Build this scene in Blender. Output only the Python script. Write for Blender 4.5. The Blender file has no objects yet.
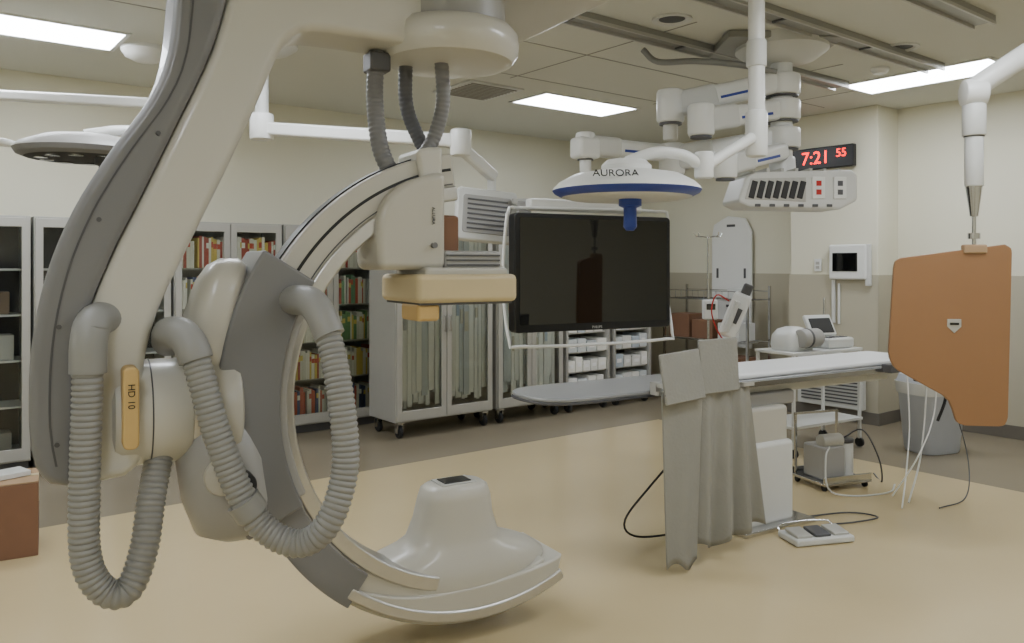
import bpy, bmesh, math, random
from mathutils import Vector, Matrix
random.seed(7)
TH = math.radians(38)
C38, S38 = math.cos(TH), math.sin(TH)
def R(u, v): return (C38*u - S38*v, S38*u + C38*v)
rad = math.radians

# ---------------------------------------------------------------- materials
def lin(c):
    return tuple(((x/255)/12.92 if x/255 <= 0.04045 else ((x/255+0.055)/1.055)**2.4) for x in c) + (1.0,)
def mat(name, rgb, rough=0.5, metal=0.0, var=0.04, scale=8.0, bump=0.0, bscale=200, emis=None, estr=0, coat=0.0, spec=None):
    m = bpy.data.materials.new(name); m.use_nodes = True
    nt = m.node_tree; b = nt.nodes["Principled BSDF"]
    tc = nt.nodes.new('ShaderNodeTexCoord')
    n = nt.nodes.new('ShaderNodeTexNoise'); n.inputs['Scale'].default_value = scale; n.inputs['Detail'].default_value = 4
    nt.links.new(tc.outputs['Object'], n.inputs['Vector'])
    mix = nt.nodes.new('ShaderNodeMix'); mix.data_type = 'RGBA'
    c = lin(rgb)
    mix.inputs[6].default_value = tuple(x*(1-var) for x in c[:3])+(1,)
    mix.inputs[7].default_value = tuple(min(1, x*(1+var)) for x in c[:3])+(1,)
    nt.links.new(n.outputs['Fac'], mix.inputs[0]); nt.links.new(mix.outputs[2], b.inputs['Base Color'])
    b.inputs['Roughness'].default_value = rough; b.inputs['Metallic'].default_value = metal
    if coat: b.inputs['Coat Weight'].default_value = coat
    if spec is not None: b.inputs['Specular IOR Level'].default_value = spec
    if bump:
        n2 = nt.nodes.new('ShaderNodeTexNoise'); n2.inputs['Scale'].default_value = bscale
        nt.links.new(tc.outputs['Object'], n2.inputs['Vector'])
        bp = nt.nodes.new('ShaderNodeBump'); bp.inputs['Strength'].default_value = bump; bp.inputs['Distance'].default_value = 0.01
        nt.links.new(n2.outputs['Fac'], bp.inputs['Height']); nt.links.new(bp.outputs['Normal'], b.inputs['Normal'])
    if emis:
        b.inputs['Emission Color'].default_value = lin(emis); b.inputs['Emission Strength'].default_value = estr
    return m
M = {}
M['wall'] = mat('wall_paint', (223,220,200), 0.7, var=0.02, scale=2, bump=0.05)
M['wainscot'] = mat('wainscot_vinyl', (180,174,154), 0.5, var=0.03, scale=2)
M['ceil'] = mat('ceiling_paint', (210,210,200), 0.85, var=0.02, scale=2)
M['floor'] = mat('floor_vinyl_tan', (199,181,140), 0.17, var=0.04, scale=1.6, bump=0.015, bscale=40)
M['band'] = mat('floor_vinyl_taupe', (138,128,108), 0.24, var=0.04, scale=2)
M['base'] = mat('cove_base', (106,101,92), 0.5)
M['cream'] = mat('cream_enamel', (196,194,184), 0.33, var=0.02, scale=3, coat=0.3)
M['cream2'] = mat('ivory_enamel', (186,183,172), 0.35, var=0.02, scale=3, coat=0.2)
M['tan'] = mat('tan_plastic', (200,184,146), 0.45, var=0.03)
M['yellow'] = mat('handle_yellow', (204,172,112), 0.5)
M['grey'] = mat('grey_enamel', (118,118,119), 0.38, var=0.03, scale=3, coat=0.1)
M['lgrey'] = mat('light_grey_enamel', (156,155,151), 0.4, var=0.03, scale=3)
M['dgrey'] = mat('dark_grey_enamel', (80,80,82), 0.45, var=0.03)
M['hose'] = mat('hose_rubber', (140,140,137), 0.45, var=0.04)
M['silver'] = mat('brushed_silver', (196,195,192), 0.3, 0.85, var=0.06, scale=30)
M['chrome'] = mat('chrome', (205,205,205), 0.15, 1.0)
M['alu'] = mat('aluminium_frame', (182,181,175), 0.38, 0.3, var=0.03)
M['black'] = mat('black_plastic', (16,16,17), 0.35)
M['rubber'] = mat('black_rubber', (30,30,30), 0.7)
M['screen'] = mat('screen_glass', (10,11,12), 0.04, coat=0.8)
M['white'] = mat('white_enamel', (226,227,224), 0.33, var=0.02)
M['white2'] = mat('white_plastic', (206,207,203), 0.42, var=0.02)
M['blue'] = mat('blue_trim', (34,60,150), 0.35)
M['red'] = mat('red_plastic', (180,30,24), 0.4)
M['led'] = mat('red_led', (255,20,10), 0.4, emis=(255,14,6), estr=5)
M['lamp'] = mat('lamp_diffuser', (255,255,255), 0.5, emis=(242,247,255), estr=22)
M['shield'] = mat('lead_shield_brown', (150,111,76), 0.4, var=0.06, scale=5)
M['card'] = mat('cardboard', (126,92,70), 0.8, var=0.08, scale=10)
M['card2'] = mat('cardboard_light', (168,140,108), 0.8, var=0.08, scale=10)
M['cloth'] = mat('lead_curtain_cloth', (143,142,135), 0.75, var=0.06, scale=12, bump=0.25, bscale=60)
M['pad'] = mat('table_pad', (234,235,235), 0.5, var=0.02)
M['carbon'] = mat('tabletop_grey', (146,147,147), 0.28, var=0.04)
M['rail'] = mat('ceiling_rail', (146,146,140), 0.4, 0.2)
M['bin'] = mat('bin_grey', (180,184,190), 0.5)
M['blackmesh'] = mat('vent_dark', (40,40,40), 0.6)
M['seam'] = mat('seam_grey', (148,146,138), 0.8)
g = bpy.data.materials.new('door_glass'); g.use_nodes = True
nt = g.node_tree; nt.nodes.clear()
o = nt.nodes.new('ShaderNodeOutputMaterial'); mx = nt.nodes.new('ShaderNodeMixShader')
tr = nt.nodes.new('ShaderNodeBsdfTransparent'); gl = nt.nodes.new('ShaderNodeBsdfGlossy'); gl.inputs['Roughness'].default_value = 0.05
tr.inputs['Color'].default_value = (0.97,0.99,0.98,1)
fr = nt.nodes.new('ShaderNodeFresnel'); fr.inputs['IOR'].default_value = 1.4
nt.links.new(fr.outputs[0], mx.inputs[0]); nt.links.new(tr.outputs[0], mx.inputs[1]); nt.links.new(gl.outputs[0], mx.inputs[2]); nt.links.new(mx.outputs[0], o.inputs[0])
M['glass'] = g
m = bpy.data.materials.new('book_spines'); m.use_nodes = True
nt = m.node_tree; b = nt.nodes["Principled BSDF"]; a = nt.nodes.new('ShaderNodeVertexColor'); a.layer_name = 'Col'
nt.links.new(a.outputs['Color'], b.inputs['Base Color']); b.inputs['Roughness'].default_value = 0.55
M['vc'] = m

# ---------------------------------------------------------------- builders
class G:
    def __init__(s, name, loc=(0,0,0), rz=0.0):
        e = bpy.data.objects.new(name, None); e.empty_display_size = 0.1
        bpy.context.collection.objects.link(e)
        e.location = loc; e.rotation_euler = (0,0,rz); s.e = e
        s.m = Matrix.Translation(loc) @ Matrix.Rotation(rz, 4, 'Z'); s.mi = s.m.inverted()
    def L(s, *p):
        return tuple(s.mi @ Vector(p))
def add(g, name, verts, faces, mt, smooth=35, bevel=0, seg=2, mtx=None, blim=40, mats=None, fmi=None):
    me = bpy.data.meshes.new(name); me.from_pydata([tuple(v) for v in verts], [], faces)
    bm = bmesh.new(); bm.from_mesh(me); bmesh.ops.recalc_face_normals(bm, faces=bm.faces); bm.to_mesh(me); bm.free()
    if mtx is not None: me.transform(mtx)
    for k in ([mt] if mats is None else mats): me.materials.append(M[k])
    if fmi:
        for p, i in zip(me.polygons, fmi): p.material_index = i
    ob = bpy.data.objects.new(name, me); bpy.context.collection.objects.link(ob)
    if smooth:
        me.shade_smooth()
        if not bevel: me.set_sharp_from_angle(angle=rad(smooth))
    if bevel:
        bv = ob.modifiers.new('b', 'BEVEL'); bv.width = bevel; bv.segments = seg; bv.limit_method = 'ANGLE'; bv.angle_limit = rad(blim); bv.harden_normals = True
    if g is not None: ob.parent = g.e
    return ob
BF = [(0,1,3,2),(4,6,7,5),(0,4,5,1),(2,3,7,6),(0,2,6,4),(1,5,7,3)]
def bverts(c, s, mt=None):
    out = []
    for x in (-.5,.5):
        for y in (-.5,.5):
            for z in (-.5,.5):
                v = Vector((x*s[0], y*s[1], z*s[2]))
                if mt is not None: v = mt @ v
                out.append(v + Vector(c))
    return out
def rotm(rot): return (Matrix.Rotation(rot[2],3,'Z') @ Matrix.Rotation(rot[1],3,'Y') @ Matrix.Rotation(rot[0],3,'X'))
def box(g, name, c, s, mt, bevel=0.006, rot=None, seg=2):
    return add(g, name, bverts(c, s, rotm(rot) if rot else None), BF, mt, bevel=bevel, seg=seg)
def boxes(g, name, lst, mt, bevel=0.0, mtx=None):
    V, F = [], []
    for c, s in lst:
        k = len(V); V += bverts(c, s); F += [tuple(i+k for i in f) for f in BF]
    return add(g, name, V, F, mt, bevel=bevel, mtx=mtx)
def colored(g, name, lst):
    V, F, COL = [], [], []
    for c, s, col in lst:
        k = len(V); V += bverts(c, s); F += [tuple(i+k for i in f) for f in BF]; COL += [lin(col)]*8
    me = bpy.data.meshes.new(name); me.from_pydata([tuple(v) for v in V], [], F)
    ca = me.color_attributes.new('Col', 'FLOAT_COLOR', 'POINT')
    for i, c in enumerate(COL): ca.data[i].color = c
    me.materials.append(M['vc'])
    ob = bpy.data.objects.new(name, me); bpy.context.collection.objects.link(ob); ob.parent = g.e
    return ob
def lathe(g, name, prof, loc, mt, axis=(0,0,1), seg=40, bevel=0, mats=None, pm=None):
    V, F, fm = [], [], []
    n = len(prof)
    for r, z in prof:
        for j in range(seg):
            a = 2*math.pi*j/seg; V.append((r*math.cos(a), r*math.sin(a), z))
    for i in range(n-1):
        for j in range(seg):
            k = (j+1) % seg; F.append((i*seg+j, i*seg+k, (i+1)*seg+k, (i+1)*seg+j)); fm.append(pm[i] if pm else 0)
    F.append(tuple(range(seg))); fm.append(pm[0] if pm else 0)
    F.append(tuple((n-1)*seg+j for j in range(seg))); fm.append(pm[-1] if pm else 0)
    q = Vector((0,0,1)).rotation_difference(Vector(axis).normalized()).to_matrix().to_4x4()
    return add(g, name, V, F, mt, mtx=Matrix.Translation(loc) @ q, bevel=bevel, mats=mats, fmi=fm)
def cyl(g, name, p0, p1, r0, mt, r1=None, seg=32, bevel=0.0):
    r1 = r0 if r1 is None else r1
    p0 = Vector(p0); p1 = Vector(p1); d = (p1-p0); l = d.length
    e = min(bevel, l/3) if bevel else 0
    prof = [(r0,0),(r1,l)] if not e else [(r0-e,0),(r0-e*.3,e*.3),(r0,e),(r1,l-e),(r1-e*.3,l-e*.3),(r1-e,l)]
    return lathe(g, name, prof, p0, mt, axis=d, seg=seg)
def spline(pts, step):
    P = [Vector(p) for p in pts]
    if len(P) < 3:
        n = max(1, int((P[1]-P[0]).length/step)); return [P[0].lerp(P[1], i/n) for i in range(n+1)]
    P = [P[0]*2-P[1]] + P + [P[-1]*2-P[-2]]
    out = []
    for i in range(1, len(P)-2):
        p0,p1,p2,p3 = P[i-1:i+3]
        n = max(2, int((p2-p1).length/step))
        for k in range(n):
            t = k/n
            out.append(0.5*((2*p1)+(p2-p0)*t+(2*p0-5*p1+4*p2-p3)*t*t+(3*p1-p0-3*p2+p3)*t**3))
    out.append(P[-2]); return out
def tube(g, name, pts, r, mt, step=0.03, seg=16, corr=None):
    if corr: step = corr[0]/4
    C = spline(pts, step)
    if corr:
        D = [0]
        for i in range(1, len(C)): D.append(D[-1]+(C[i]-C[i-1]).length)
        n = int(D[-1]/step); E = []; j = 0
        for i in range(n+1):
            t = D[-1]*i/n
            while j < len(C)-2 and D[j+1] < t: j += 1
            f = (t-D[j])/max(1e-9, D[j+1]-D[j]); E.append(C[j].lerp(C[j+1], min(1,f)))
        C = E
    V, F = [], []
    T0 = (C[1]-C[0]).normalized(); N = T0.orthogonal().normalized()
    for i, c in enumerate(C):
        T = (C[min(i+1,len(C)-1)]-C[max(i-1,0)]).normalized()
        N = (N - T*N.dot(T)).normalized(); B = T.cross(N)
        rr = r
        if corr: rr = r*(1 + corr[1]*(1,0.35,-1,0.35)[i%4])
        for j in range(seg):
            a = 2*math.pi*j/seg; V.append(c + N*rr*math.cos(a) + B*rr*math.sin(a))
    for i in range(len(C)-1):
        for j in range(seg):
            k = (j+1)%seg; F.append((i*seg+j, i*seg+k, (i+1)*seg+k, (i+1)*seg+j))
    F.append(tuple(range(seg))); F.append(tuple((len(C)-1)*seg+j for j in range(seg)))
    return add(g, name, V, F, mt, smooth=50)
def prism(g, name, poly, a0, a1, mt, plane='xz', bevel=0.01, seg=3, mtx=None, blim=40):
    V = []
    for a in (a0, a1):
        for p in poly:
            V.append((p[0], a, p[1]) if plane=='xz' else ((p[0],p[1],a) if plane=='xy' else (a,p[0],p[1])))
    n = len(poly); F = [tuple(range(n)), tuple(range(2*n-1, n-1, -1))]
    for i in range(n): F.append((i, (i+1)%n, n+(i+1)%n, n+i))
    return add(g, name, V, F, mt, bevel=bevel, seg=seg, mtx=mtx, blim=blim)
def arc(cx, cz, r, a0, a1, n):
    return [(cx+r*math.cos(rad(a0+(a1-a0)*i/n)), cz+r*math.sin(rad(a0+(a1-a0)*i/n))) for i in range(n+1)]
def arcband(g, name, cx, cz, r0, r1, a0, a1, y0, y1, mt, n=72, bevel=0.01, seg=3):
    V, F = [], []
    for i in range(n+1):
        a = rad(a0+(a1-a0)*i/n); c, s = math.cos(a), math.sin(a)
        for r, y in ((r0,y0),(r1,y0),(r1,y1),(r0,y1)): V.append((cx+r*c, y, cz+r*s))
    for i in range(n):
        for j in range(4):
            k = (j+1)%4; F.append((i*4+j, i*4+k, i*4+4+k, i*4+4+j))
    F.append((0,1,2,3)); F.append((n*4, n*4+3, n*4+2, n*4+1))
    return add(g, name, V, F, mt, bevel=bevel, seg=seg)
def sp2(pts, step=0.05):
    return [(p.x, p.y) for p in spline([(a,b,0) for a,b in pts], step)]
def rrect(w, h, r, n=6, cx=0, cy=0):
    o = []
    for sx, sy, a in ((1,1,0),(-1,1,90),(-1,-1,180),(1,-1,270)):
        o += arc(cx+sx*(w/2-r), cy+sy*(h/2-r), r, a, a+90, n)
    return o
def loft(g, name, secs, mt, seg=40, ex=3.0, mtx=None):
    V, F = [], []
    for z, cx, cy, a, b in secs:
        for j in range(seg):
            t = 2*math.pi*j/seg; c, s = math.cos(t), math.sin(t)
            V.append((cx+a*math.copysign(abs(c)**(2/ex), c), cy+b*math.copysign(abs(s)**(2/ex), s), z))
    for i in range(len(secs)-1):
        for j in range(seg):
            k = (j+1)%seg; F.append((i*seg+j, i*seg+k, (i+1)*seg+k, (i+1)*seg+j))
    F.append(tuple(range(seg))); F.append(tuple((len(secs)-1)*seg+j for j in range(seg)))
    return add(g, name, V, F, mt, smooth=50, mtx=mtx)
def text(g, name, s, loc, size, mt, rot, ext=0.001):
    cu = bpy.data.curves.new(name, 'FONT'); cu.body = s; cu.size = size; cu.align_x = 'CENTER'; cu.align_y = 'CENTER'; cu.extrude = ext
    cu.materials.append(M[mt]); ob = bpy.data.objects.new(name, cu); bpy.context.collection.objects.link(ob)
    ob.location = loc; ob.rotation_euler = rot; ob.parent = g.e; return ob
def beam(g, name, p0, p1, w, h, mt, bevel=.02):
    p0=Vector(p0); p1=Vector(p1); d=p1-p0; l=d.length
    q = d.to_track_quat('X','Z').to_matrix().to_4x4()
    return add(g,name,bverts((l/2,0,0),(l,w,h)),BF,mt,bevel=bevel,seg=3,mtx=Matrix.Translation(p0)@q)
def roombox(name, u0, u1, v0, v1, z0, z1, mt, bevel=0):
    x, y = R((u0+u1)/2, (v0+v1)/2)
    ob = box(None, name, (0,0,0), (u1-u0, v1-v0, z1-z0), mt, bevel=bevel)
    ob.location = (x, y, (z0+z1)/2); ob.rotation_euler = (0,0,TH); return ob

# ---------------------------------------------------------------- room shell
U0, U1, V0, V1, H = -1.6, 8.2, -2.6, 7.7, 3.2
roombox('floor', U0-.2, U1+.2, V0-.2, V1+.2, -0.1, -0.002, 'band')
roombox('floor_inlay', U0+.5, 6.3, V0+.5, 5.6, -0.002, 0.0, 'floor')
roombox('ceiling', U0-.2, U1+.2, V0-.2, V1+.2, H, H+.1, 'ceil')
roombox('wall_back', U0-.2, U1+.2, V1, V1+.15, 0, H, 'wall')
roombox('wall_right', U1, U1+.15, V0-.2, V1, 0, H, 'wall')
roombox('wall_left', U0-.15, U0, V0-.2, V1, 0, H, 'wall')
roombox('wall_front', U0-.2, U1+.2, V0-.15, V0, 0, H, 'wall')
roombox('wall_column', 7.79, U1, 4.04, 5.02, 0, H, 'wall', bevel=0.01)
roombox('trim_1', U0, U1, V1-.012, V1, 0, 1.5, 'wainscot')
roombox('trim_2', U1-.012, U1, V0, 4.04, 0, 1.5, 'wainscot')
roombox('trim_3', U1-.012, U1, 5.02, V1, 0, 1.5, 'wainscot')
roombox('trim_4', 7.778, 7.79, 4.028, 5.032, 0, 1.5, 'wainscot')
roombox('trim_5', 7.778, U1, 4.028, 4.04, 0, 1.5, 'wainscot')
roombox('baseboard_back', U0, U1, V1-.025, V1-.012, 0, 0.12, 'base')
roombox('baseboard_right', U1-.025, U1-.012, V0, 4.02, 0, 0.12, 'base')
roombox('baseboard_right.001', U1-.025, U1-.012, 5.04, V1-.03, 0, 0.12, 'base')
roombox('baseboard_column', 7.765, 7.778, 4.015, 5.045, 0, 0.12, 'base')
roombox('baseboard_column.001', 7.765, U1-.03, 4.015, 4.028, 0, 0.12, 'base')
def rail(u0, u1, v):
    x, y = R((u0+u1)/2, v); g = G('ceiling_rail', (x, y, 0), TH); l = u1-u0
    box(g, 'track', (0,0,H-.02), (l,.14,.04), 'rail', .004)
    boxes(g, 'lips', [((0,-.065,H-.05),(l,.015,.02)),((0,.065,H-.05),(l,.015,.02))], 'alu')
    boxes(g, 'joints', [((-l/2+l*i/6,0,H-.045),(.02,.13,.012)) for i in range(1,6)], 'dgrey')
rail(0.2, 6.6, 2.95); rail(0.2, 6.6, 3.75)
rail(0.2, 5.6, 2.2)
gx = R(4, 4)
g = G('ceiling_panel_seams', (gx[0], gx[1], 0), TH)
boxes(g, 'seams', [((0, dv, H-.001), (7.0,.010,.004)) for dv in (.45,1.3)] + [((du,.4,H-.001),(.010,2.0,.004)) for du in (-1.6,.2,2.0,3.0)], 'seam')

def troffer(u, v, along):
    x, y = R(u, v); g = G('ceiling_light_panel', (x, y, 0), TH + (0 if along=='u' else math.pi/2))
    boxes(g, 'frame', [((0,.27,H-.006),(1.26,.03,.012)),((0,-.27,H-.006),(1.26,.03,.012)),((.615,0,H-.006),(.03,.54,.012)),((-.615,0,H-.006),(.03,.54,.012))], 'white')
    box(g, 'diffuser', (0,0,H-.004), (1.2,.51,.006), 'lamp', 0)
troffer(.70,6.25,'u'); troffer(5.42,5.9,'u'); troffer(6.95,3.2,'v')
troffer(.3,3.3,'u'); troffer(3.6,1.35,'u'); troffer(5.8,.4,'u'); troffer(2.4,-1.4,'u'); troffer(-.6,.6,'v'); troffer(1.6,4.5,'u')  # added panels, all out of view, to brighten the room and the cabinets
for (x, y) in ((1.04,5.2),(2.85,5.87)):
    g = G('recessed_downlight', (x,y,0))
    lathe(g,'trim_ring',[(.13,0),(.13,-.012),(.10,-.012),(.085,.0)],(0,0,H),'white2')
    lathe(g,'reflector',[(.084,-.003),(.05,-.006),(.01,-.006)],(0,0,H),'dgrey')
g = G('smoke_detector', (2.99,6.5,0)); lathe(g,'body',[(.07,0),(.07,-.02),(.05,-.045),(.01,-.05)],(0,0,H),'white')
g = G('ceiling_speaker_dome', (-2.7,5.9,0)); lathe(g,'body',[(.17,0),(.17,-.03),(.14,-.07),(.08,-.10),(.01,-.11)],(0,0,H),'white')
g = G('ceiling_air_vent', (-.31,7.31,0), TH)
box(g,'plate',(0,0,H-.008),(.6,.6,.016),'white2',.003)
boxes(g,'louvres',[((0,-.25+.05*i,H-.02),(.5,.012,.008)) for i in range(11)],'seam')

# ---------------------------------------------------------------- cabinets
def cabinet(name, u0, u1, vf, depth, h, base, wheels, content, nd=2, doors=True):
    x, y = R(u0, vf); w = u1-u0; g = G(name, (x,y,0), TH); t = .03
    zb, zt = base, h
    body = [((t/2,depth/2,(zb+zt)/2),(t,depth,zt-zb)),((w-t/2,depth/2,(zb+zt)/2),(t,depth,zt-zb)),
        ((w/2,depth/2,zt-t),(w-2*t,depth,2*t)),((w/2,depth/2,zb+t),(w-2*t,depth,2*t)),((w/2,depth-.01,(zb+zt)/2),(w-2*t,.02,zt-zb-4*t))]
    if doors: body.append(((w/2,.02,(zb+zt)/2),(.05,.03,zt-zb-4*t)))
    boxes(g, 'carcass', body, 'alu' , bevel=.003)
    ns = 5 if doors else 8; zs = [zb+2*t+(zt-zb-4*t)*i/ns for i in range(ns+1)]
    if content != 'hanging': boxes(g, 'shelves', [((w/2,depth/2+.02,z),(w-2*t,depth-.08,.015)) for z in zs[1:-1]], 'white2' if content!='books' else 'alu')
    dw = (w-.01)/nd; fr_, gls, hd = [], [], []
    for i in range(nd):
        cx = .005+dw*(i+.5); fw = .055; hh = zt-zb-.03; cz = (zt+zb)/2
        fr_ += [((cx-dw/2+fw/2+.003,-.012,cz),(fw,.024,hh)),((cx+dw/2-fw/2-.003,-.012,cz),(fw,.024,hh)),
               ((cx,-.012,cz+hh/2-.035),(dw-2*fw,.024,.07)),((cx,-.012,cz-hh/2+.045),(dw-2*fw,.024,.09))]
        gls.append(((cx,-.010,cz+.01),(dw-2*fw+.01,.004,hh-.15)))
        s = 1 if i%2==0 else -1
        hx = cx+s*(dw/2-.03); hd += [((hx,-.045,cz-.02),(.012,.012,.16)),((hx,-.03,cz+.05),(.01,.03,.01)),((hx,-.03,cz-.09),(.01,.03,.01))]
    if doors: boxes(g,'door_frames',fr_,'alu',bevel=.003); boxes(g,'door_glass',gls,'glass'); boxes(g,'door_handles',hd,'chrome',bevel=.002)
    it = []
    P0 = [(235,232,220),(222,220,205)]
    PALS = [[(176,70,60)]+P0,[(110,150,100),(216,196,110)]+P0,[(200,100,76),(90,100,140)]+P0,[(110,156,118),(200,100,80)]+P0,[(224,200,110),(180,90,76)]+P0]
    for i in range(ns):
        z0 = zs[i]+.01; hs = zs[i+1]-zs[i]-.03; x0 = t+.01
        if content=='books':
            pal = PALS[(i*2+int(u0)) % 5]
            while x0 < w-t-.03:
                bw = random.uniform(.012,.035); bh = hs*random.uniform(.70,.88); col = random.choice(pal)
                if random.random() > .05:
                    it.append(((x0+bw/2,.13,z0+bh/2),(bw*.92,.2,bh),col))
                    if random.random()<.6: it.append(((x0+bw/2,.029,z0+bh*.75),(bw*.9,.003,bh*.18),random.choice([(245,243,232),(206,96,76),(224,204,110)])))
                x0 += bw
        elif content=='supplies':
            while x0 < w-t-.1:
                bw = random.uniform(.10,.15); bh = hs*random.uniform(.6,.85)
                it.append(((x0+bw/2,.17,z0+bh/2),(bw*.92,.28,bh),random.choice([(240,240,236),(230,230,226),(214,220,222),(245,244,238),(190,202,212)])))
                it.append(((x0+bw/2,.028,z0+bh*.5),(bw*.5,.004,bh*.3),(250,250,250)))
                x0 += bw+.01
        elif content=='dark':
            while x0 < w-t-.12:
                bw = random.uniform(.08,.2); bh = hs*random.uniform(.2,.6)
                if random.random()<.55: it.append(((x0+bw/2,.22,z0+bh/2),(bw*.92,.2,bh),random.choice([(90,90,86),(150,146,136),(60,70,90),(120,100,80),(180,178,170)])))
                x0 += bw+.02
    if content=='hanging':
        for lay in (0,1,2):
            x0 = t+.015+lay*.012
            while x0 < w-t-.05:
                bw = random.uniform(.04,.075); top = zt-.10; ln = random.uniform(1.45,1.64)
                it.append(((x0+bw/2,.035+lay*.035+random.uniform(0,.012),top-ln/2),(bw*.88,.008,ln),random.choice([(240,240,236),(248,248,244),(226,230,230),(206,212,216),(248,248,244)])))
                if lay==0: it.append(((x0+bw/2,.029,top-ln*random.uniform(.2,.7)),(bw*.6,.006,random.uniform(.06,.2)),random.choice([(180,196,214),(210,206,190),(196,196,196)])))
                x0 += bw
    if content=='dark': it.append(((w/2,depth-.03,(zb+zt)/2),(w-2*t,.01,zt-zb-4*t),(40,40,40)))
    if it: colored(g, {'books':'books','supplies':'supply_boxes','dark':'stored_items','hanging':'catheter_packs'}[content], it)
    if wheels:
        for i,(wx,wy) in enumerate(((.07,.05),(w-.07,.05),(.07,depth-.06),(w-.07,depth-.06))):
            cyl(g,'caster_wheel_%d'%i,(wx-.018,wy,.055),(wx+.018,wy,.055),.055,'rubber',bevel=.008)
            boxes(g,'caster_fork_%d'%i,[((wx-.026,wy,.085),(.006,.05,.08)),((wx+.026,wy,.085),(.006,.05,.08)),((wx,wy,base-.008),(.07,.08,.02))],'chrome')
    else:
        box(g,'plinth',(w/2,depth/2+.02,base/2),(w-.02,depth-.06,base),'dgrey',.002)
    return g
cabinet('glass_door_cabinet', -.14, .88, 7.2, .46, 1.98, .08, False, 'dark')
cabinet('glass_door_cabinet', .90, 1.92, 7.2, .46, 1.98, .08, False, 'dark')
cabinet('glass_door_cabinet', 1.94, 2.90, 7.2, .46, 1.98, .08, False, 'books')
cabinet('glass_door_cabinet', 2.92, 3.90, 7.2, .46, 1.98, .08, False, 'books')
cabinet('mobile_supply_cabinet', 3.66, 4.76, 6.42, .5, 1.98, .15, True, 'hanging')
cabinet('mobile_supply_cabinet', 4.82, 5.70, 6.42, .5, 1.98, .15, True, 'hanging')
cabinet('mobile_supply_shelf', 5.76, 6.42, 6.42, .5, 1.98, .15, True, 'supplies', doors=False)
cabinet('mobile_supply_shelf', 6.48, 7.10, 6.42, .5, 1.98, .15, True, 'supplies', doors=False)

# ---------------------------------------------------------------- C-arm x-ray system
CC = 1.08
c = G('c_arm_xray_machine', (-.174, 3.5, 0), rad(30))
outer = [(-1.20,2.68),(-1.22,2.60),(-1.247,2.337),(-1.307,2.169),(-1.424,1.983),(-1.534,1.781),(-1.611,1.566),(-1.652,1.333),(-1.658,1.083),(-1.64,.95),(-1.60,.89)]
seam = [(-1.525,.87),(-1.52,1.0),(-1.515,1.137),(-1.494,1.411),(-1.427,1.617),(-1.332,1.83),(-1.218,2.088),(-1.105,2.355),(-1.04,2.60),(-1.03,2.70)]
inner = [(-.62,2.49),(-.74,2.485),(-.82,2.45),(-.875,2.36),(-.955,2.164),(-1.064,1.914),(-1.184,1.654),(-1.281,1.432),(-1.323,1.245),(-1.325,1.1),(-1.32,.95),(-1.38,.885)]
prism(c,'stand_spine', sp2(outer)+sp2(seam), -.15, .15, 'grey', bevel=.03, seg=4)
prism(c,'stand_body', sp2(seam)+[(-.98,2.72),(-.1,2.72),(-.1,2.49)]+sp2(inner), -.14, .14, 'cream', bevel=.035, seg=4)
prism(c,'stand_trim_line', sp2([(a+.055,b) for a,b in outer[1:-1]])+sp2([(a+.062,b) for a,b in outer[1:-1]])[::-1], -.153, -.148, 'dgrey', bevel=0)
for i,(sx,sz) in enumerate(((-1.28,2.05),(-1.46,1.75),(-1.575,1.40),(-1.58,1.02))): cyl(c,'spine_screw_%d'%i,(sx,-.148,sz),(sx,-.156,sz),.008,'dgrey',seg=16)
lathe(c,'rotation_disc',[(.22,2.455),(.27,2.465),(.295,2.50),(.30,2.54),(.295,2.58),(.27,2.61),(.24,2.62)],(-.11,0,0),'cream',seg=64)
lathe(c,'rotation_neck',[(.24,2.61),(.24,2.76)],(-.11,0,0),'lgrey',seg=64)
box(c,'carriage_plate',(-.12,.12,2.80),(1.3,.85,.10),'cream2',.03,seg=4)
box(c,'carriage_body',(-.2,.1,2.93),(1.15,.7,.16),'lgrey',.03)
boxes(c,'carriage_trolleys',[((-.7,.2,3.045),(.2,.25,.10)),((.25,.0,3.045),(.2,.3,.1)),((-.6,-.15,3.045),(.2,.2,.1))],'dgrey',bevel=.01)
arcband(c,'c_arc_body',0,CC,.855,1.0,98,292,-.085,.085,'cream2',bevel=.012)
arcband(c,'c_arc_rail',0,CC,.80,.862,98,256,-.095,.095,'silver',bevel=.01)
arcband(c,'c_arc_groove',0,CC,.925,.937,99,158,-.0875,-.08,'black',bevel=0)
arcband(c,'c_arc_side_line',0,CC,.868,.873,99,232,-.0875,-.08,'dgrey',bevel=0)
arcband(c,'c_arc_outer_belt',0,CC,.995,1.006,100,290,-.04,.04,'black',bevel=0)
arcband(c,'c_arc_carrier',0,CC,.865,1.09,148,206,-.15,.15,'grey',bevel=.045,seg=5)
arcband(c,'c_arc_carrier_edge',0,CC,.835,.875,152,204,-.13,.13,'lgrey',bevel=.015)
arcband(c,'c_arc_lower_shell',0,CC,.868,1.012,204,234,-.105,.105,'grey',bevel=.03,seg=4)
loft(c,'carrier_shoulder',[(1.20,-1.10,0,.07,.12),(1.28,-1.10,0,.095,.14),(1.42,-1.08,0,.095,.14),(1.54,-1.05,0,.085,.13),(1.60,-1.03,0,.065,.10),(1.625,-1.02,0,.03,.05)],'cream2')
cyl(c,'pivot_drum',(-1.42,0,CC),(-1.16,0,CC),.185,'cream',bevel=.03)
cyl(c,'pivot_collar',(-1.17,0,CC),(-1.13,0,CC),.17,'silver',bevel=.01)
cyl(c,'pivot_flange',(-1.14,0,CC),(-1.0,0,CC),.21,'cream2',bevel=.03)
cyl(c,'pivot_ring',(-1.30,0,CC),(-1.295,0,CC),.187,'dgrey',bevel=.001)
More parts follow.
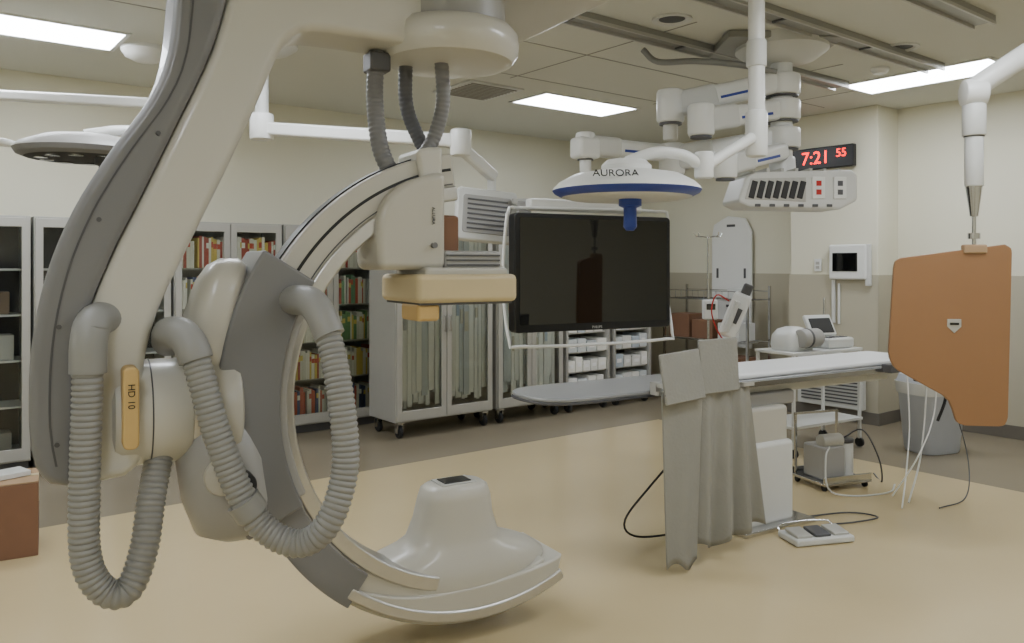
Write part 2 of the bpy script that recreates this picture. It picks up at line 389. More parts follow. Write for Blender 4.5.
loft(c,'motor_housing',[(.60,-1.0,-.03,.07,.08),(.64,-1.02,-.04,.13,.13),(.75,-1.04,-.04,.15,.15),(.9,-1.06,-.03,.15,.16),(1.02,-1.07,-.02,.12,.14),(1.08,-1.07,0,.08,.1)],'lgrey')
cyl(c,'motor_knob',(-1.02,-.18,.83),(-1.02,-.25,.83),.05,'rubber',bevel=.01)
cyl(c,'motor_cap',(-1.07,-.16,.86),(-1.07,-.2,.86),.07,'cream2',bevel=.015)
prism(c,'brake_handle', rrect(.05,.27,.02,cx=-1.37,cy=1.13), -.235, -.135, 'yellow', bevel=.008)
text(c,'handle_label','HD 10',(-1.37,-.2365,1.17),.03,'black',(rad(90),rad(90),0))
dh = sp2([(-.48,1.58),(-.485,1.72),(-.465,1.83),(-.39,1.92),(-.25,1.975)],.04)+[(-.19,1.985),(-.19,1.58)]
prism(c,'detector_housing', dh, -.14,.14,'cream2',bevel=.03,seg=4)
prism(c,'detector_arm_cap', [(-.28,1.90),(-.19,1.90),(-.19,2.09),(-.25,2.085),(-.31,2.07)], -.11,.11,'cream',bevel=.02)
box(c,'detector_lift',(-.06,-.02,1.62),(.27,.22,.08),'lgrey',.015)
box(c,'detector_stem',(-.14,0,1.72),(.09,.14,.18),'card',.015)
boxes(c,'lift_grooves',[((-.06,-.132,1.60+.02*i),(.25,.006,.006)) for i in range(3)],'dgrey')
box(c,'detector_collar',(-.11,-.02,1.57),(.38,.32,.04),'cream2',.015)
box(c,'detector_panel',(-.125,-.02,1.505),(.46,.40,.115),'tan',.024,seg=4)
boxes(c,'detector_panel_base',[((-.125,-.02,1.445),(.42,.36,.012))],'dgrey',bevel=.003)
box(c,'detector_bumper',(-.29,-.10,1.41),(.10,.18,.07),'yellow',.015)
text(c,'housing_label','ALLURA',(-.25,-.143,1.80),.02,'dgrey',(rad(90),rad(90),0))
cyl(c,'housing_knob',(-.25,-.14,1.68),(-.25,-.16,1.68),.012,'grey',seg=16)
# tube assembly
cres = arc(0,CC,.965,232,293,30) + sp2([(.41,.295),(.30,.265),(0.0,.235),(-.3,.245),(-.46,.285),(-.565,.325)],.05)
prism(c,'tube_cradle', cres, -.10,.26,'cream2',bevel=.02,seg=4,blim=50)
arcband(c,'tube_rim',0,CC,.935,.985,232,295,-.108,.268,'silver',bevel=.012)
loft(c,'tube_cover',[(.20,-.06,.08,.41,.175),(.26,-.065,.08,.455,.178),(.30,-.07,.08,.455,.172),(.335,-.07,.08,.41,.158),(.365,-.07,.08,.34,.146),(.39,-.065,.08,.26,.135),(.42,-.06,.08,.21,.126),(.50,-.055,.08,.18,.115),(.58,-.05,.08,.165,.11),(.625,-.05,.08,.15,.10),(.642,-.05,.08,.125,.08)],'cream2',seg=56,ex=2.6)
box(c,'collimator_window',(-.05,.08,.646),(.13,.09,.012),'black',.004)
box(c,'collimator_frame',(-.05,.08,.642),(.17,.12,.012),'alu',.004)
def W(*pts): return [c.L(*p) for p in pts]
tube(c,'hose_stand',W((-1.36,2.60,1.40),(-1.37,2.585,1.3),(-1.37,2.58,1.16),(-1.378,2.58,.90),(-1.375,2.58,.66),(-1.33,2.6,.545),(-1.265,2.63,.53),(-1.235,2.68,.64),(-1.235,2.74,.80),(-1.235,2.8,.93)),.045,'hose',corr=(.0195,.065),seg=20)
tube(c,'hose_elbow_cap',W((-1.36,2.76,1.37),(-1.365,2.69,1.42),(-1.37,2.62,1.41),(-1.37,2.59,1.35),(-1.37,2.585,1.25)),.056,'hose',step=.015,seg=24)
tube(c,'hose_front',W((-1.11,2.70,1.36),(-1.08,2.69,1.34),(-1.04,2.68,1.22),(-.99,2.68,1.043),(-.918,2.69,.841),(-.835,2.7,.71),(-.715,2.7,.66),(-.62,2.7,.73),(-.572,2.74,.90),(-.585,2.76,1.10),(-.63,2.8,1.30),(-.68,2.83,1.42)),.045,'hose',corr=(.0195,.065),seg=20)
tube(c,'hose_front_cap',W((-1.22,2.84,1.33),(-1.18,2.76,1.365),(-1.12,2.71,1.365),(-1.08,2.69,1.33),(-1.06,2.685,1.28)),.056,'hose',step=.015,seg=24)
tube(c,'hose_end_cap',W((-.64,2.81,1.35),(-.68,2.83,1.43),(-.73,2.87,1.47),(-.82,2.98,1.47)),.055,'hose',step=.015,seg=24)
tube(c,'hose_collar',W((-.905,2.69,.81),(-.875,2.7,.76)),.057,'hose',seg=24)
tube(c,'upper_hose_1',[(-.42,.05,2.5),(-.43,.05,2.3),(-.42,.02,2.1),(-.38,0,1.98)],.035,'grey',corr=(.02,.05))
tube(c,'upper_hose_2',[(-.27,.1,2.5),(-.26,.12,2.3),(-.21,.1,2.15),(-.17,.05,2.06)],.03,'dgrey',corr=(.02,.05))
tube(c,'upper_hose_3',[(-.16,-.02,2.5),(-.15,-.02,2.3),(-.18,0,2.15),(-.24,0,2.05)],.03,'grey',corr=(.02,.05))
box(c,'hose_bracket',(-.42,.05,2.44),(.09,.1,.08),'dgrey',.01)

# ---------------------------------------------------------------- patient table
t = G('patient_table', (1.462,5.137,0), rad(31))
def topo(x0, x1, hw, r):
    return [(x1,hw),(x0+r,hw)] + sp2([(x0+r,hw),(x0+r*.45,hw*.93),(x0+r*.08,hw*.6),(x0,0),(x0+r*.08,-hw*.6),(x0+r*.45,-hw*.93),(x0+r,-hw)],.04)[1:-1] + [(x0+r,-hw),(x1,-hw)]
prism(t,'tabletop', topo(-1.64,1.66,.25,.32), .88,.905,'carbon',plane='xy',bevel=.01)
prism(t,'tabletop_edge', topo(-1.645,1.66,.255,.325), .868,.882,'dgrey',plane='xy',bevel=.004)
prism(t,'mattress_pad', rrect(2.0,.46,.06,cx=.63), .905,.94,'pad',plane='xy',bevel=.016,seg=4)
box(t,'table_undercarriage',(.45,0,.83),(1.7,.34,.075),'white2',.015)
boxes(t,'accessory_rails',[((.6,-.29,.885),(1.9,.012,.03)),((.6,.29,.885),(1.9,.012,.03))]+[((-.2+.4*i,s*.27,.885),(.03,.04,.02)) for i in range(5) for s in (-1,1)],'chrome')
box(t,'column_lower',(-.04,-.03,.27),(.42,.52,.5),'white2',.03,seg=4)
box(t,'column_upper',(-.04,-.03,.59),(.38,.46,.28),'cream2',.025,seg=4)
box(t,'column_carriage',(0,0,.765),(.55,.42,.09),'lgrey',.02)
box(t,'floor_plate',(-.02,-.03,.015),(.62,.66,.03),'chrome',.008)
box(t,'end_clamp',(1.6,-.28,.88),(.1,.08,.12),'white2',.012)
box(t,'end_clamp_2',(1.45,-.30,.86),(.05,.06,.16),'black',.01)
box(t,'end_clamp_3',(1.66,-.1,.93),(.06,.10,.14),'alu',.01)
box(t,'control_panel',(1.15,-.32,.90),(.2,.08,.06),'dgrey',.01)
tube(t,'white_cord_1',[(1.5,-.33,.8),(1.42,-.36,.5),(1.3,-.4,.25),(1.1,-.45,.02)],.006,'white2')
tube(t,'white_cord_2',[(1.3,-.31,.85),(1.28,-.34,.5),(1.15,-.4,.2),(.95,-.5,.02)],.005,'white')
tube(t,'white_cord_3',[(1.62,-.33,.85),(1.5,-.38,.55),(1.25,-.42,.3),(1.15,-.3,.02)],.005,'white')
tube(t,'thin_cord',[(1.66,-.3,.85),(1.76,-.4,.5),(1.72,-.5,.2),(1.5,-.6,.03),(1.2,-.6,.008)],.004,'dgrey')
tube(t,'dark_hose',[(1.6,-.33,.92),(1.68,-.36,.8),(1.64,-.38,.65),(1.58,-.36,.5)],.010,'rubber')
tube(t,'left_cable',[(-.35,-.2,.80),(-.70,-.3,.62),(-1.0,-.3,.40),(-1.10,-.2,.20),(-1.0,-.15,.08),(-.7,-.1,.02),(-.3,-.1,.02)],.006,'rubber')

lc = G('lead_curtain', (1.462,5.137,0), rad(31))
def drape(name, x0, x1, y, z0, z1, amp, waves, slant0=0, slant1=0, ph=0):
    nx, nz = 60, 24; V=[]; F=[]
    for j in range(nz+1):
        f = j/nz
        for i in range(nx+1):
            s = i/nx; a = amp*(.25+.75*f)
            x = x0+(x1-x0)*s + slant0*f*(1-s) + slant1*f*s
            yy = y + a*math.sin(s*waves*2*math.pi+ph+f*1.3) + a*.4*math.sin(s*waves*4.7+2+f*2)
            zb = z0 + .025*math.sin(s*7+ph)
            V.append((x, yy, z1+(zb-z1)*f))
    for j in range(nz):
        for i in range(nx): k=j*(nx+1)+i; F.append((k,k+1,k+nx+2,k+nx+1))
    ob = add(lc,name,V,F,'cloth',smooth=80); so = ob.modifiers.new('s','SOLIDIFY'); so.thickness=.008; return ob
drape('curtain_left',-1.15,-.87,-.56,.04,.95,.012,1.1,slant0=.04,slant1=-.03)
drape('curtain_middle',-.88,-.66,-.53,.10,.95,.026,1.6,ph=1,slant1=.02)
drape('curtain_right',-.68,-.48,-.515,.13,.95,.030,2.2,ph=2,slant1=.12)
box(lc,'stiff_panel_1',(-1.03,-.575,1.025),(.27,.018,.26),'cloth',.008,rot=(rad(-8),rad(-4),0))
box(lc,'stiff_panel_2',(-.735,-.54,1.06),(.285,.018,.29),'cloth',.008,rot=(rad(-3),rad(-1),0))
boxes(lc,'panel_seams',[((-.735,-.552,.955),(.28,.004,.006)),((-1.03,-.59,.94),(.26,.004,.006))],'dgrey')
boxes(lc,'panel_hinge',[((-.80,-.52,.94),(.70,.02,.02)),((-.55,-.41,.94),(.03,.24,.02)),((-.95,-.41,.94),(.03,.24,.02))],'alu')
boxes(lc,'hanger_brackets',[((-.55,-.28,.92),(.04,.05,.07)),((-.95,-.28,.92),(.04,.05,.07))],'alu')

# ---------------------------------------------------------------- large monitor on boom
mo = G('ceiling_mounted_monitor', (.55,5.4,0), rad(27.5))
prism(mo,'bezel', rrect(1.24,.77,.03,cy=1.55), -.04,.05,'black',bevel=.008)
prism(mo,'screen', rrect(1.17,.69,.008,cy=1.56), -.043,-.035,'screen',bevel=0)
box(mo,'back_housing',(0,.08,1.55),(1.0,.08,.55),'dgrey',.02)
tube(mo,'frame_tube',[(-.60,.04,1.97),(-.645,.02,1.92),(-.655,.06,1.5),(-.65,-.02,1.12),(-.58,-.04,1.08),(0,-.05,1.07),(.58,-.04,1.08),(.65,-.02,1.12),(.655,.06,1.5),(.645,.02,1.93),(.55,.04,1.98),(0,.06,1.98),(-.60,.04,1.97)],.011,'white')
box(mo,'top_crossbar',(0,.1,2.0),(.9,.08,.08),'white',.015)
cyl(mo,'drop_post',(0,.1,2.0),(0,.1,2.42),.04,'white',bevel=.005)
box(mo,'drop_joint',(0,.1,2.40),(.18,.15,.15),'white',.03)
text(mo,'label','PHILIPS',(0,-.045,1.185),.025,'alu',(rad(90),0,0))
pj = mo.m @ Vector((0,.1,2.42))
b = G('ceiling_equipment_boom', (1.92,5.7,0), 0)
L = b.L
lathe(b,'ceiling_canopy',[(.32,3.2),(.32,3.12),(.24,3.06),(.12,3.03)],(0,0,0),'white2')
box(b,'mount_plate',(-.05,0,3.17),(.8,.55,.05),'rail',.008)
cyl(b,'spindle',(0,0,2.3),(0,0,3.1),.075,'white',bevel=.01)
for i,z in enumerate((2.88,2.70,2.50)): cyl(b,'hub_%d'%i,(0,0,z-.075),(0,0,z+.075),.13,'white',bevel=.02); cyl(b,'hub_ring_%d'%i,(0,0,z-.085),(0,0,z-.075),.115,'dgrey')
def springarm(name, p0, p1, w=.11, h=.12):
    beam(b,name,L(*p0),L(*p1),w,h,'white',.035)
    q0=Vector(L(*p0)); q1=Vector(L(*p1)); d=(q1-q0)
    dn = d.normalized(); side = Vector((-dn.y, dn.x, 0)).normalized()
    if side.y > 0: side = -side
    beam(b,name+'_stripe',q0+d*.2+side*(w/2)+Vector((0,0,-.02)),q0+d*.6+side*(w/2)+Vector((0,0,-.02)),.006,.018,'blue',0)
    beam(b,name+'_cover',q0+d*.62+Vector((0,0,.0)),q0+d*.98,w*1.15,h*1.15,'white2',.03)
    cyl(b,name+'_joint',q1-Vector((0,0,h*.75)),q1+Vector((0,0,h*.75)),w*.62,'white',bevel=.02)
    cyl(b,name+'_joint_ring',q1-Vector((0,0,h*.85)),q1-Vector((0,0,h*.74)),w*.5,'dgrey')
springarm('upper_arm',(1.9,5.68,2.90),(1.08,5.45,2.68),.15,.15)
springarm('middle_arm',(1.9,5.68,2.70),(1.24,5.25,2.55),.14,.14)
springarm('lower_arm',(1.9,5.68,2.50),(1.15,5.75,2.36),.15,.15)
springarm('lamp_arm',(1.9,5.62,2.40),(1.36,5.1,2.24),.12,.12)
springarm('monitor_arm',(1.15,5.75,2.40),(pj.x,pj.y,pj.z),.11,.12)
cyl(b,'upper_arm_drop',L(1.08,5.45,2.45),L(1.08,5.45,2.72),.05,'white2',bevel=.01)
tube(b,'cable_loop',[L(*p) for p in ((1.85,5.6,2.95),(1.6,5.6,3.0),(1.3,5.65,3.04),(1.05,5.75,3.06),(.95,5.8,3.16))],.022,'hose')
sh = G('medical_gas_service_head', (1.93,5.6,0), rad(4))
prism(sh,'housing',[(-.42,2.03),(-.36,2.20),(-.30,2.23),(.38,2.25),(.42,2.22),(.42,2.04),(.30,1.98),(-.34,1.99)],-.17,.17,'white2',bevel=.02)
prism(sh,'vent_recess',[(-.37,2.045),(-.33,2.185),(.055,2.195),(.055,2.03)],-.176,-.165,'alu',bevel=.004)
for i in range(7): box(sh,'slot_%d'%i,(-.315+.056*i,-.178,2.11),(.040,.012,.12),'blackmesh',.004,rot=(0,rad(14),0))
for i,dx in enumerate((.14,.29)):
    box(sh,'outlet_plate_%d'%i,(dx,-.175,2.125),(.09,.012,.15),'white',.004)
    boxes(sh,'sockets_%d'%i,[((dx,-.182,2.155),(.035,.006,.035)),((dx,-.182,2.095),(.035,.006,.035))],'red' if i==0 else 'dgrey')
boxes(sh,'gas_outlets',[((-.28+.1*i,-.16,2.005),(.04,.03,.02)) for i in range(6)],'dgrey',bevel=.004)
cyl(sh,'neck',(0,.08,2.2),(0,.1,2.36),.09,'white',bevel=.01)
boxes(sh,'back_fins',[((-.3+.1*i,.0,2.245),(.02,.3,.03)) for i in range(7)],'alu')
sm = G('secondary_monitor_boom', (-1.72,5.5,0), 0); L = sm.L
lathe(sm,'canopy',[(.24,3.2),(.24,3.10),(.18,3.06),(.07,3.04)],(0,0,0),'white2')
cyl(sm,'pole',(0,0,2.5),(0,0,3.1),.045,'white2')
cyl(sm,'hub',(0,0,2.46),(0,0,2.64),.08,'white',bevel=.015)
beam(sm,'horizontal_arm',L(-1.75,5.5,2.54),L(-.36,5.3,2.42),.09,.09,'white')
cyl(sm,'elbow',L(-.34,5.3,2.32),L(-.34,5.3,2.50),.07,'white',bevel=.02)
beam(sm,'spring_arm',L(-.34,5.3,2.38),L(-.12,5.5,2.20),.07,.08,'white')
cyl(sm,'drop',L(-.14,5.5,2.0),L(-.14,5.5,2.24),.03,'white')
pc = Vector(L(-.18,5.42,1.93)); MT = Matrix.Translation(pc) @ rotm((rad(-8),rad(5),rad(18))).to_4x4()
prism(sm,'monitor_casing',rrect(.42,.36,.03),-.04,.04,'white2',bevel=.015,mtx=MT)
prism(sm,'monitor_inset',rrect(.34,.26,.02),-.046,-.035,'lgrey',bevel=.004,mtx=MT)
boxes(sm,'monitor_vents',[((0,-.048,-.10+.033*i),(.28,.008,.010)) for i in range(7)],'dgrey',mtx=MT)
beam(sm,'handle_bar',L(.0,5.40,2.03),L(.22,5.45,2.03),.03,.04,'alu',.005)
box(sm,'camera_block',L(.08,5.4,1.98),(.1,.08,.10),'lgrey',.015)

sl = G('surgical_light', (.60,4.2,0), 0)
lathe(sl,'lamp_head',[(.02,1.945),(.30,1.945),(.34,1.955),(.378,1.975),(.388,1.99),(.38,2.005),(.355,2.03),(.28,2.07),(.14,2.095),(.04,2.10)],(0,0,0),'white',seg=64,mats=['white','blue','white2'],pm=[2,2,1,1,0,0,0,0,0])
lathe(sl,'cap',[(.13,2.085),(.13,2.12),(.10,2.15),(.02,2.16)],(.0,0,0),'white')
text(sl,'brand_text','AURORA',(-.10,-.345,2.043),.055,'black',(rad(62),0,0))
lathe(sl,'sterile_handle',[(.06,1.95),(.06,1.91),(.035,1.90),(.034,1.86),(.036,1.80),(.02,1.78)],(.02,0,0),'blue',seg=24)
tube(sl,'yoke',[(.0,0,2.14),(.15,0,2.19),(.3,.02,2.18),(.42,.05,2.13),(.55,.1,2.20),(.72,.2,2.30)],.03,'white',step=.02)
cyl(sl,'yoke_joint',(.42,.05,2.06),(.42,.05,2.2),.05,'white',bevel=.01)
cyl(sl,'elbow',(.76,.25,2.20),(.76,.25,2.46),.06,'white',bevel=.02)
cyl(sl,'pole',(.76,.25,2.4),(.76,.25,3.15),.045,'white')
cyl(sl,'pole_collar',(.76,.25,2.7),(.76,.25,2.85),.055,'white2',bevel=.01)
lathe(sl,'canopy',[(.2,3.2),(.2,3.15),(.06,3.08)],(.76,.25,0),'white2')
s2 = G('surgical_light', (-2.3,4.3,0), 0); L = s2.L
lathe(s2,'lamp_head',[(.02,2.17),(.28,2.17),(.32,2.185),(.335,2.21),(.31,2.24),(.2,2.285),(.04,2.31)],(0,0,0),'grey',seg=56,mats=['blackmesh','grey','lgrey'],pm=[0,1,1,2,2,2])
lathe(s2,'handle',[(.04,2.18),(.04,2.14),(.02,2.13),(.025,2.05),(.015,2.04)],(.1,0,0),'dgrey',seg=20)
for i in range(10):
    a=2*math.pi*i/10; cyl(s2,'lens_%d'%i,(.20*math.cos(a),.20*math.sin(a),2.162),(.20*math.cos(a),.20*math.sin(a),2.172),.035,'chrome')
tube(s2,'yoke',[(0,0,2.30),(.15,.1,2.34),(.3,.3,2.36),(.25,.6,2.4),(.1,.9,2.55)],.028,'white')
cyl(s2,'yoke_knuckle',(.28,.12,2.20),(.28,.12,2.36),.05,'dgrey',bevel=.01)
tube(s2,'head_side_handle',[(-.33,0,2.23),(-.42,-.02,2.26),(-.6,.1,2.28),(-.5,.3,2.29),(-.2,.2,2.28)],.018,'white')
beam(s2,'extension_arm',L(-3.88,5.3,2.75),L(-2.2,5.25,2.65),.07,.07,'white')
cyl(s2,'arm_joint',L(-2.2,5.25,2.5),L(-2.2,5.25,2.72),.05,'white',bevel=.01)
cyl(s2,'pole',L(-3.88,5.3,2.7),L(-3.88,5.3,3.15),.05,'white')
lathe(s2,'canopy',[(.2,3.2),(.2,3.14),(.12,3.11),(.05,3.1)],L(-3.88,5.3,0),'white')

ls = G('hanging_lead_shield', (2.355,4.3,0), rad(-8))
sh_o = sp2([(-.25,1.64),(-.28,1.62),(-.29,1.58)],.01)+sp2([(-.315,1.15),(-.312,1.10),(-.28,1.04),(-.20,.99)],.02)+[(-.04,.90)]+sp2([(-.01,.87),(.01,.82),(.03,.76),(.07,.74)],.02)+sp2([(.24,.74),(.27,.75),(.285,.79)],.02)+sp2([(.305,1.66),(.30,1.69),(.27,1.71)],.02)
prism(ls,'shield_panel', sh_o, -.012,.012,'shield',bevel=.005)
prism(ls,'grip_plate', [(-.02,1.31),(.05,1.31),(.05,1.27),(.015,1.235),(-.02,1.27)], -.017,-.011,'alu',bevel=.001)
boxes(ls,'grip_slot',[((.015,-.019,1.285),(.045,.004,.012))],'black')
box(ls,'top_clamp',(.12,0,1.685),(.12,.05,.05),'card2',.01)
cyl(ls,'rod',(.12,0,1.69),(.12,0,1.95),.010,'chrome')
cyl(ls,'rod_hub',(.12,0,1.74),(.12,0,1.77),.03,'chrome')
cyl(ls,'metal_sleeve',(.12,0,1.86),(.12,0,2.03),.02,'chrome',r1=.042)
cyl(ls,'pole_lower',(.12,0,2.02),(.12,0,2.30),.046,'white2',bevel=.006)
cyl(ls,'pole_upper',(.12,0,2.29),(.12,0,2.46),.058,'white2',bevel=.006)
cyl(ls,'pole_ring',(.12,0,2.285),(.12,0,2.295),.05,'dgrey')
cyl(ls,'knuckle',(.06,0,2.52),(.18,0,2.52),.075,'white',bevel=.02)
tube(ls,'spring_arm',[(.10,0,2.53),(.2,0,2.60),(.55,0,2.83),(.85,0,3.0)],.058,'white')
cyl(ls,'ceiling_post',(.85,0,2.9),(.85,0,3.15),.06,'white')
lathe(ls,'canopy',[(.2,3.2),(.2,3.15),(.07,3.1)],(.85,0,0),'white2')

# ---------------------------------------------------------------- wall items on column
def wallG(name, u, v):
    x,y = R(u,v); return G(name,(x,y,0), TH-math.pi/2)
ck = wallG('digital_wall_clock', 7.775, 4.60)
box(ck,'case',(0,-.04,2.72),(.70,.07,.23),'black',.012)
text(ck,'time_digits','7:21',(-.07,-.0765,2.72),.19,'led',(rad(90),0,0))
text(ck,'seconds_digits','55',(.22,-.0765,2.75),.12,'led',(rad(90),0,0))
wp = wallG('wall_touch_panel', 7.775, 4.33)
box(wp,'housing',(0,-.03,1.63),(.40,.06,.36),'white',.02)
box(wp,'display',(-.02,-.062,1.63),(.27,.01,.19),'screen',.004)
box(wp,'bracket',(.21,-.02,1.6),(.05,.04,.42),'white2',.006)
ws = wallG('wall_outlet_plate', 7.775, 4.68)
box(ws,'plate',(0,-.008,1.60),(.08,.012,.13),'white',.003); boxes(ws,'socket',[((0,-.015,1.62),(.04,.004,.03)),((0,-.015,1.575),(.04,.004,.03))],'alu')
tr_ = wallG('wall_trunking', 7.775, 4.50)
box(tr_,'channel',(0,-.012,1.25),(.035,.02,.5),'white2',.004); box(tr_,'channel_2',(.06,-.012,1.2),(.02,.02,.42),'white',.004)
vg = wallG('wall_return_grille', 7.76, 4.50)
box(vg,'frame',(0,-.05,.42),(.72,.08,.56),'white2',.01)
boxes(vg,'slats',[((0,-.094,.20+.035*i),(.62,.012,.014)) for i in range(13)],'dgrey')
tb = wallG('patient_transfer_board', U1-.03, 6.05)
prism(tb,'board', [(-.29,.6),(.29,.6),(.29,2.0),(.2,2.16),(-.05,2.2),(-.26,2.1),(-.29,1.95)], -.05,-.02,'white',bevel=.01)
boxes(tb,'hand_slots',[((-.2,-.052,1.5),(.03,.006,.12)),((.2,-.052,1.5),(.03,.006,.12)),((0,-.052,2.08),(.12,.006,.03)),((0,-.052,1.1),(.14,.006,.03))],'dgrey')
x,y = R(7.75,6.0); wr = G('wire_shelf_rack',(x,y,0),TH-math.pi/2)
lst=[]
for z in (.25,.72,1.2):
    for i in range(15): lst.append(((-.6+1.2*i/14,0,z),(.006,.42,.006)))
    for yy in (-.21,0,.21): lst.append(((0,yy,z),(1.2,.01,.014)))
for yy in (-.21,.21): lst.append(((0,yy,1.3),(1.2,.008,.008)))
for i in range(15): lst.append(((-.6+1.2*i/14,-.21,1.25),(.005,.005,.1)))
for sx in (-.6,.6):
    for yy in (-.21,.21): lst.append(((sx,yy,.68),(.025,.025,1.36)))
boxes(wr,'rack_wires',lst,'chrome')
boxes(wr,'cardboard_boxes',[((-.42,0,.87),(.3,.32,.28)),((-.08,0,.84),(.3,.3,.22)),((.3,0,.40),(.36,.34,.28)),((-.3,0,.38),(.4,.3,.24))],'card',bevel=.004)
boxes(wr,'white_boxes',[((.3,0,.83),(.3,.3,.2)),((.35,0,1.27),(.2,.2,.12))],'white2',bevel=.004)
iv = G('iv_pole',(2.0,8.15,0))
cyl(iv,'pole',(0,0,.08),(0,0,1.90),.012,'chrome')
for i in range(5):
    a=2*math.pi*i/5; beam(iv,'foot_%d'%i,(0,0,.09),(.25*math.cos(a),.25*math.sin(a),.06),.03,.025,'alu',.005); cyl(iv,'wheel_%d'%i,(.25*math.cos(a)-.01,.25*math.sin(a),.03),(.25*math.cos(a)+.01,.25*math.sin(a),.03),.03,'rubber')
for i in range(4):
    a=math.pi/2*i+.4; tube(iv,'hook_%d'%i,[(0,0,1.88),(.08*math.cos(a),.08*math.sin(a),1.89),(.15*math.cos(a),.15*math.sin(a),1.89),(.17*math.cos(a),.17*math.sin(a),1.93)],.006,'chrome')
box(iv,'pump',(.0,-.06,1.15),(.14,.1,.2),'white2',.015); box(iv,'pump_screen',(0,-.112,1.18),(.09,.006,.06),'screen',.002)
pi = G('contrast_power_injector',(1.86,6.75,0))
cyl(pi,'column',(0,0,.1),(0,0,1.05),.022,'chrome')
boxes(pi,'base',[((0,0,.08),(.5,.06,.05)),((0,0,.08),(.06,.5,.05))],'white2',bevel=.01)
for i,(a,b_) in enumerate(((.22,0),(-.22,0),(0,.22),(0,-.22))): cyl(pi,'wheel_%d'%i,(a-.012,b_,.035),(a+.012,b_,.035),.035,'rubber')
beam(pi,'injector_head',(-.06,-.02,1.0),(.08,-.06,1.36),.15,.15,'white',.03)
beam(pi,'syringe_sleeve',(.08,-.07,1.34),(.12,-.08,1.44),.08,.08,'dgrey',.02)
beam(pi,'head_screen',(-.03,-.115,1.12),(.02,-.135,1.24),.01,.06,'dgrey',.002)
cyl(pi,'syringe',(-.08,-.10,1.05),(.0,-.15,1.3),.025,'white2')
tube(pi,'red_line',[(-.05,-.08,1.3),(-.16,-.1,1.35),(-.2,-.1,1.2),(-.12,-.1,1.0),(0,-.06,.95)],.006,'red')
ec = G('equipment_cart',(2.60,7.0,0),rad(31))
boxes(ec,'frame',[((0,0,.86),(.9,.42,.025)),((0,0,.25),(.9,.42,.025))]+[((sx*.43,sy*.19,.47),(.025,.025,.80)) for sx in (-1,1) for sy in (-1,1)],'white2',bevel=.004)
for i,(sx,sy) in enumerate(((-1,-1),(-1,1),(1,-1),(1,1))): cyl(ec,'wheel_%d'%i,(sx*.43-.012,sy*.19,.04),(sx*.43+.012,sy*.19,.04),.04,'rubber')
loft(ec,'suction_unit',[(.875,-.22,0,.17,.13),(.92,-.22,0,.18,.14),(1.0,-.22,0,.17,.13),(1.05,-.22,0,.12,.1),(1.07,-.22,0,.05,.05)],'white2')
cyl(ec,'suction_motor',(-.30,-.14,.98),(-.06,-.14,.98),.08,'lgrey',bevel=.02)
cyl(ec,'suction_motor_ring',(-.22,-.14,.98),(-.20,-.14,.98),.084,'dgrey')
box(ec,'ultrasound_base',(.22,-.02,.92),(.34,.3,.09),'white2',.02)
boxes(ec,'ultrasound_keys',[((.10+.045*i,-.12+.04*j,.968),(.03,.025,.008)) for i in range(6) for j in range(2)],'dgrey')
box(ec,'ultrasound_screen_case',(.20,.05,1.06),(.30,.035,.20),'white2',.012,rot=(rad(-28),0,rad(-8)))
box(ec,'ultrasound_screen',(.20,.032,1.06),(.24,.02,.14),'blackmesh',.003,rot=(rad(-28),0,rad(-8)))
cyl(ec,'ultrasound_pole',(.33,.1,.95),(.36,.12,1.30),.012,'chrome')
bn = G('waste_bin',(3.62,6.9,0),rad(20))
loft(bn,'body',[(.0,0,0,.19,.15),(.02,0,0,.2,.16),(.55,0,0,.25,.2),(.57,0,0,.265,.215),(.6,0,0,.265,.215)],'bin',ex=4)
loft(bn,'lid',[(.6,0,0,.26,.21),(.66,0,0,.24,.19),(.69,0,0,.16,.12)],'bin',ex=4)
loft(bn,'liner',[(.50,0,0,.256,.206),(.565,0,0,.268,.218),(.60,0,0,.27,.22)],'white2',ex=4)
fp = G('foot_pedal_switch',(1.77,4.66,0),rad(14))
box(fp,'base',(0,0,.022),(.38,.2,.04),'white2',.012)
for i in range(3): box(fp,'pedal_%d'%i,(-.12+.12*i,-.01,.052),(.10,.13,.02),'alu' if i!=1 else 'dgrey',.006,rot=(rad(6),0,0))
tube(fp,'carry_handle',[(-.17,.09,.03),(-.17,.12,.06),(0,.13,.07),(.17,.12,.06),(.17,.09,.03)],.006,'chrome')
tube(fp,'cable',[(.1,.1,.02),(.2,.2,.008),(.4,.2,.008),(.62,.25,.008),(.5,.38,.008),(.1,.36,.008)],.005,'dgrey')
pu = G('suction_pump_stand',(2.33,5.85,0),rad(20))
boxes(pu,'base_tray',[((0,0,.05),(.42,.36,.02)),((0,-.17,.08),(.42,.015,.05)),((0,.17,.08),(.42,.015,.05))],'chrome',bevel=.004)
for i,(sx,sy) in enumerate(((-1,-1),(-1,1),(1,-1),(1,1))): cyl(pu,'wheel_%d'%i,(sx*.18-.01,sy*.14,.022),(sx*.18+.01,sy*.14,.022),.022,'rubber')
box(pu,'motor_block',(-.06,0,.18),(.2,.22,.24),'lgrey',.02)
cyl(pu,'canister',(.12,0,.06),(.12,0,.30),.065,'white2',bevel=.01)
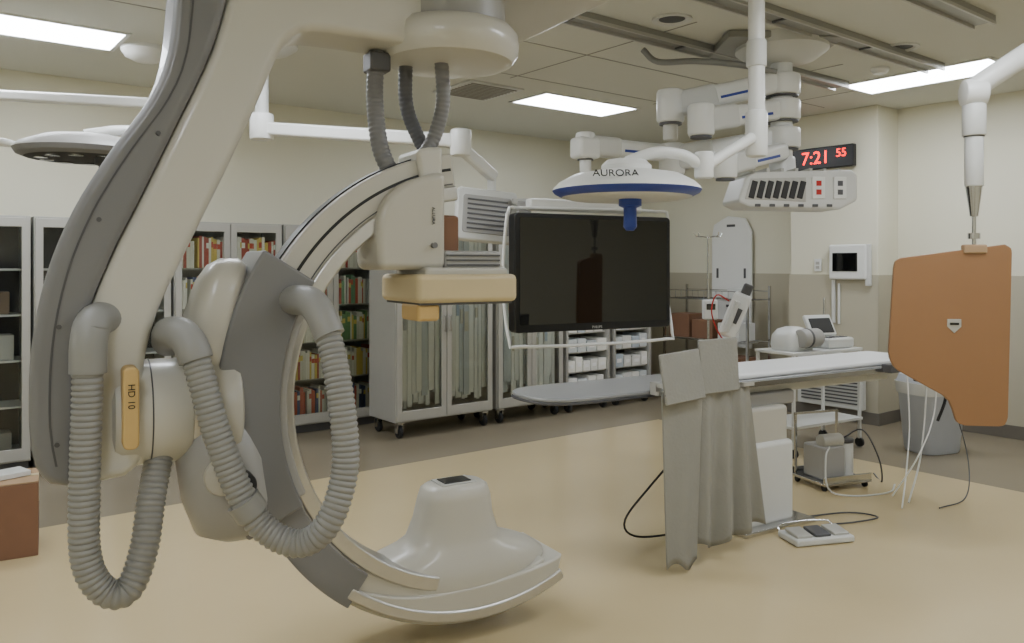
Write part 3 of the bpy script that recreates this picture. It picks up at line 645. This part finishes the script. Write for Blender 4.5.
cyl(pu,'canister_lid',(.12,0,.30),(.12,0,.33),.07,'dgrey',bevel=.006)
cyl(pu,'motor',(-.14,-.05,.33),(.04,-.05,.33),.05,'alu',bevel=.01)
boxes(pu,'frame_posts',[((-.19,.15,.28),(.015,.015,.46)),((.19,.15,.28),(.015,.015,.46)),((0,.15,.5),(.4,.015,.015))],'chrome')
tube(pu,'hose_1',[(-.1,-.1,.3),(-.22,-.2,.25),(-.24,-.25,.05),(-.1,-.32,.008),(.2,-.34,.008),(.4,-.2,.008)],.006,'white2')
tube(pu,'hose_2',[(.12,0,.33),(.2,-.1,.40),(.3,-.15,.2),(.38,-.1,.008),(.5,.1,.008)],.006,'dgrey')
cb = G('cardboard_box',(-2.90,4.45,0),rad(30))
box(cb,'carton',(0,0,.2),(.46,.36,.40),'card',.004)
boxes(cb,'flaps',[((0,-.09,.405),(.46,.175,.006)),((0,.09,.405),(.46,.175,.006))],'card2')
boxes(cb,'tape',[((0,0,.409),(.46,.05,.002)),((.2305,0,.33),(.002,.05,.14))],'tan')
box(cb,'packet',(.05,0,.425),(.25,.15,.03),'white2',.005,rot=(0,0,.4)); box(cb,'red_packet',(-.1,.02,.445),(.16,.1,.02),'red',.005,rot=(0,0,-.3))

# ---------------------------------------------------------------- world & camera
w = bpy.data.worlds.new('world'); bpy.context.scene.world = w; w.use_nodes = True
w.node_tree.nodes['Background'].inputs[0].default_value = (.9,.9,.9,1); w.node_tree.nodes['Background'].inputs[1].default_value = 0.3
cd = bpy.data.cameras.new('camera'); cam = bpy.data.objects.new('camera', cd); bpy.context.collection.objects.link(cam)
cam.location = (0,0,1.6); cam.rotation_euler = (rad(90),0,0)
cd.sensor_width = 36; cd.lens = 36*800/1024; cd.shift_y = (265-321.5)/1024; cd.clip_start = .05
bpy.context.scene.camera = cam
RZ = Matrix.Rotation(-TH,4,'Z')
bpy.context.view_layer.update()
for ob in [o for o in bpy.context.scene.objects if o.parent is None]:
    ob.matrix_world = RZ @ ob.matrix_world
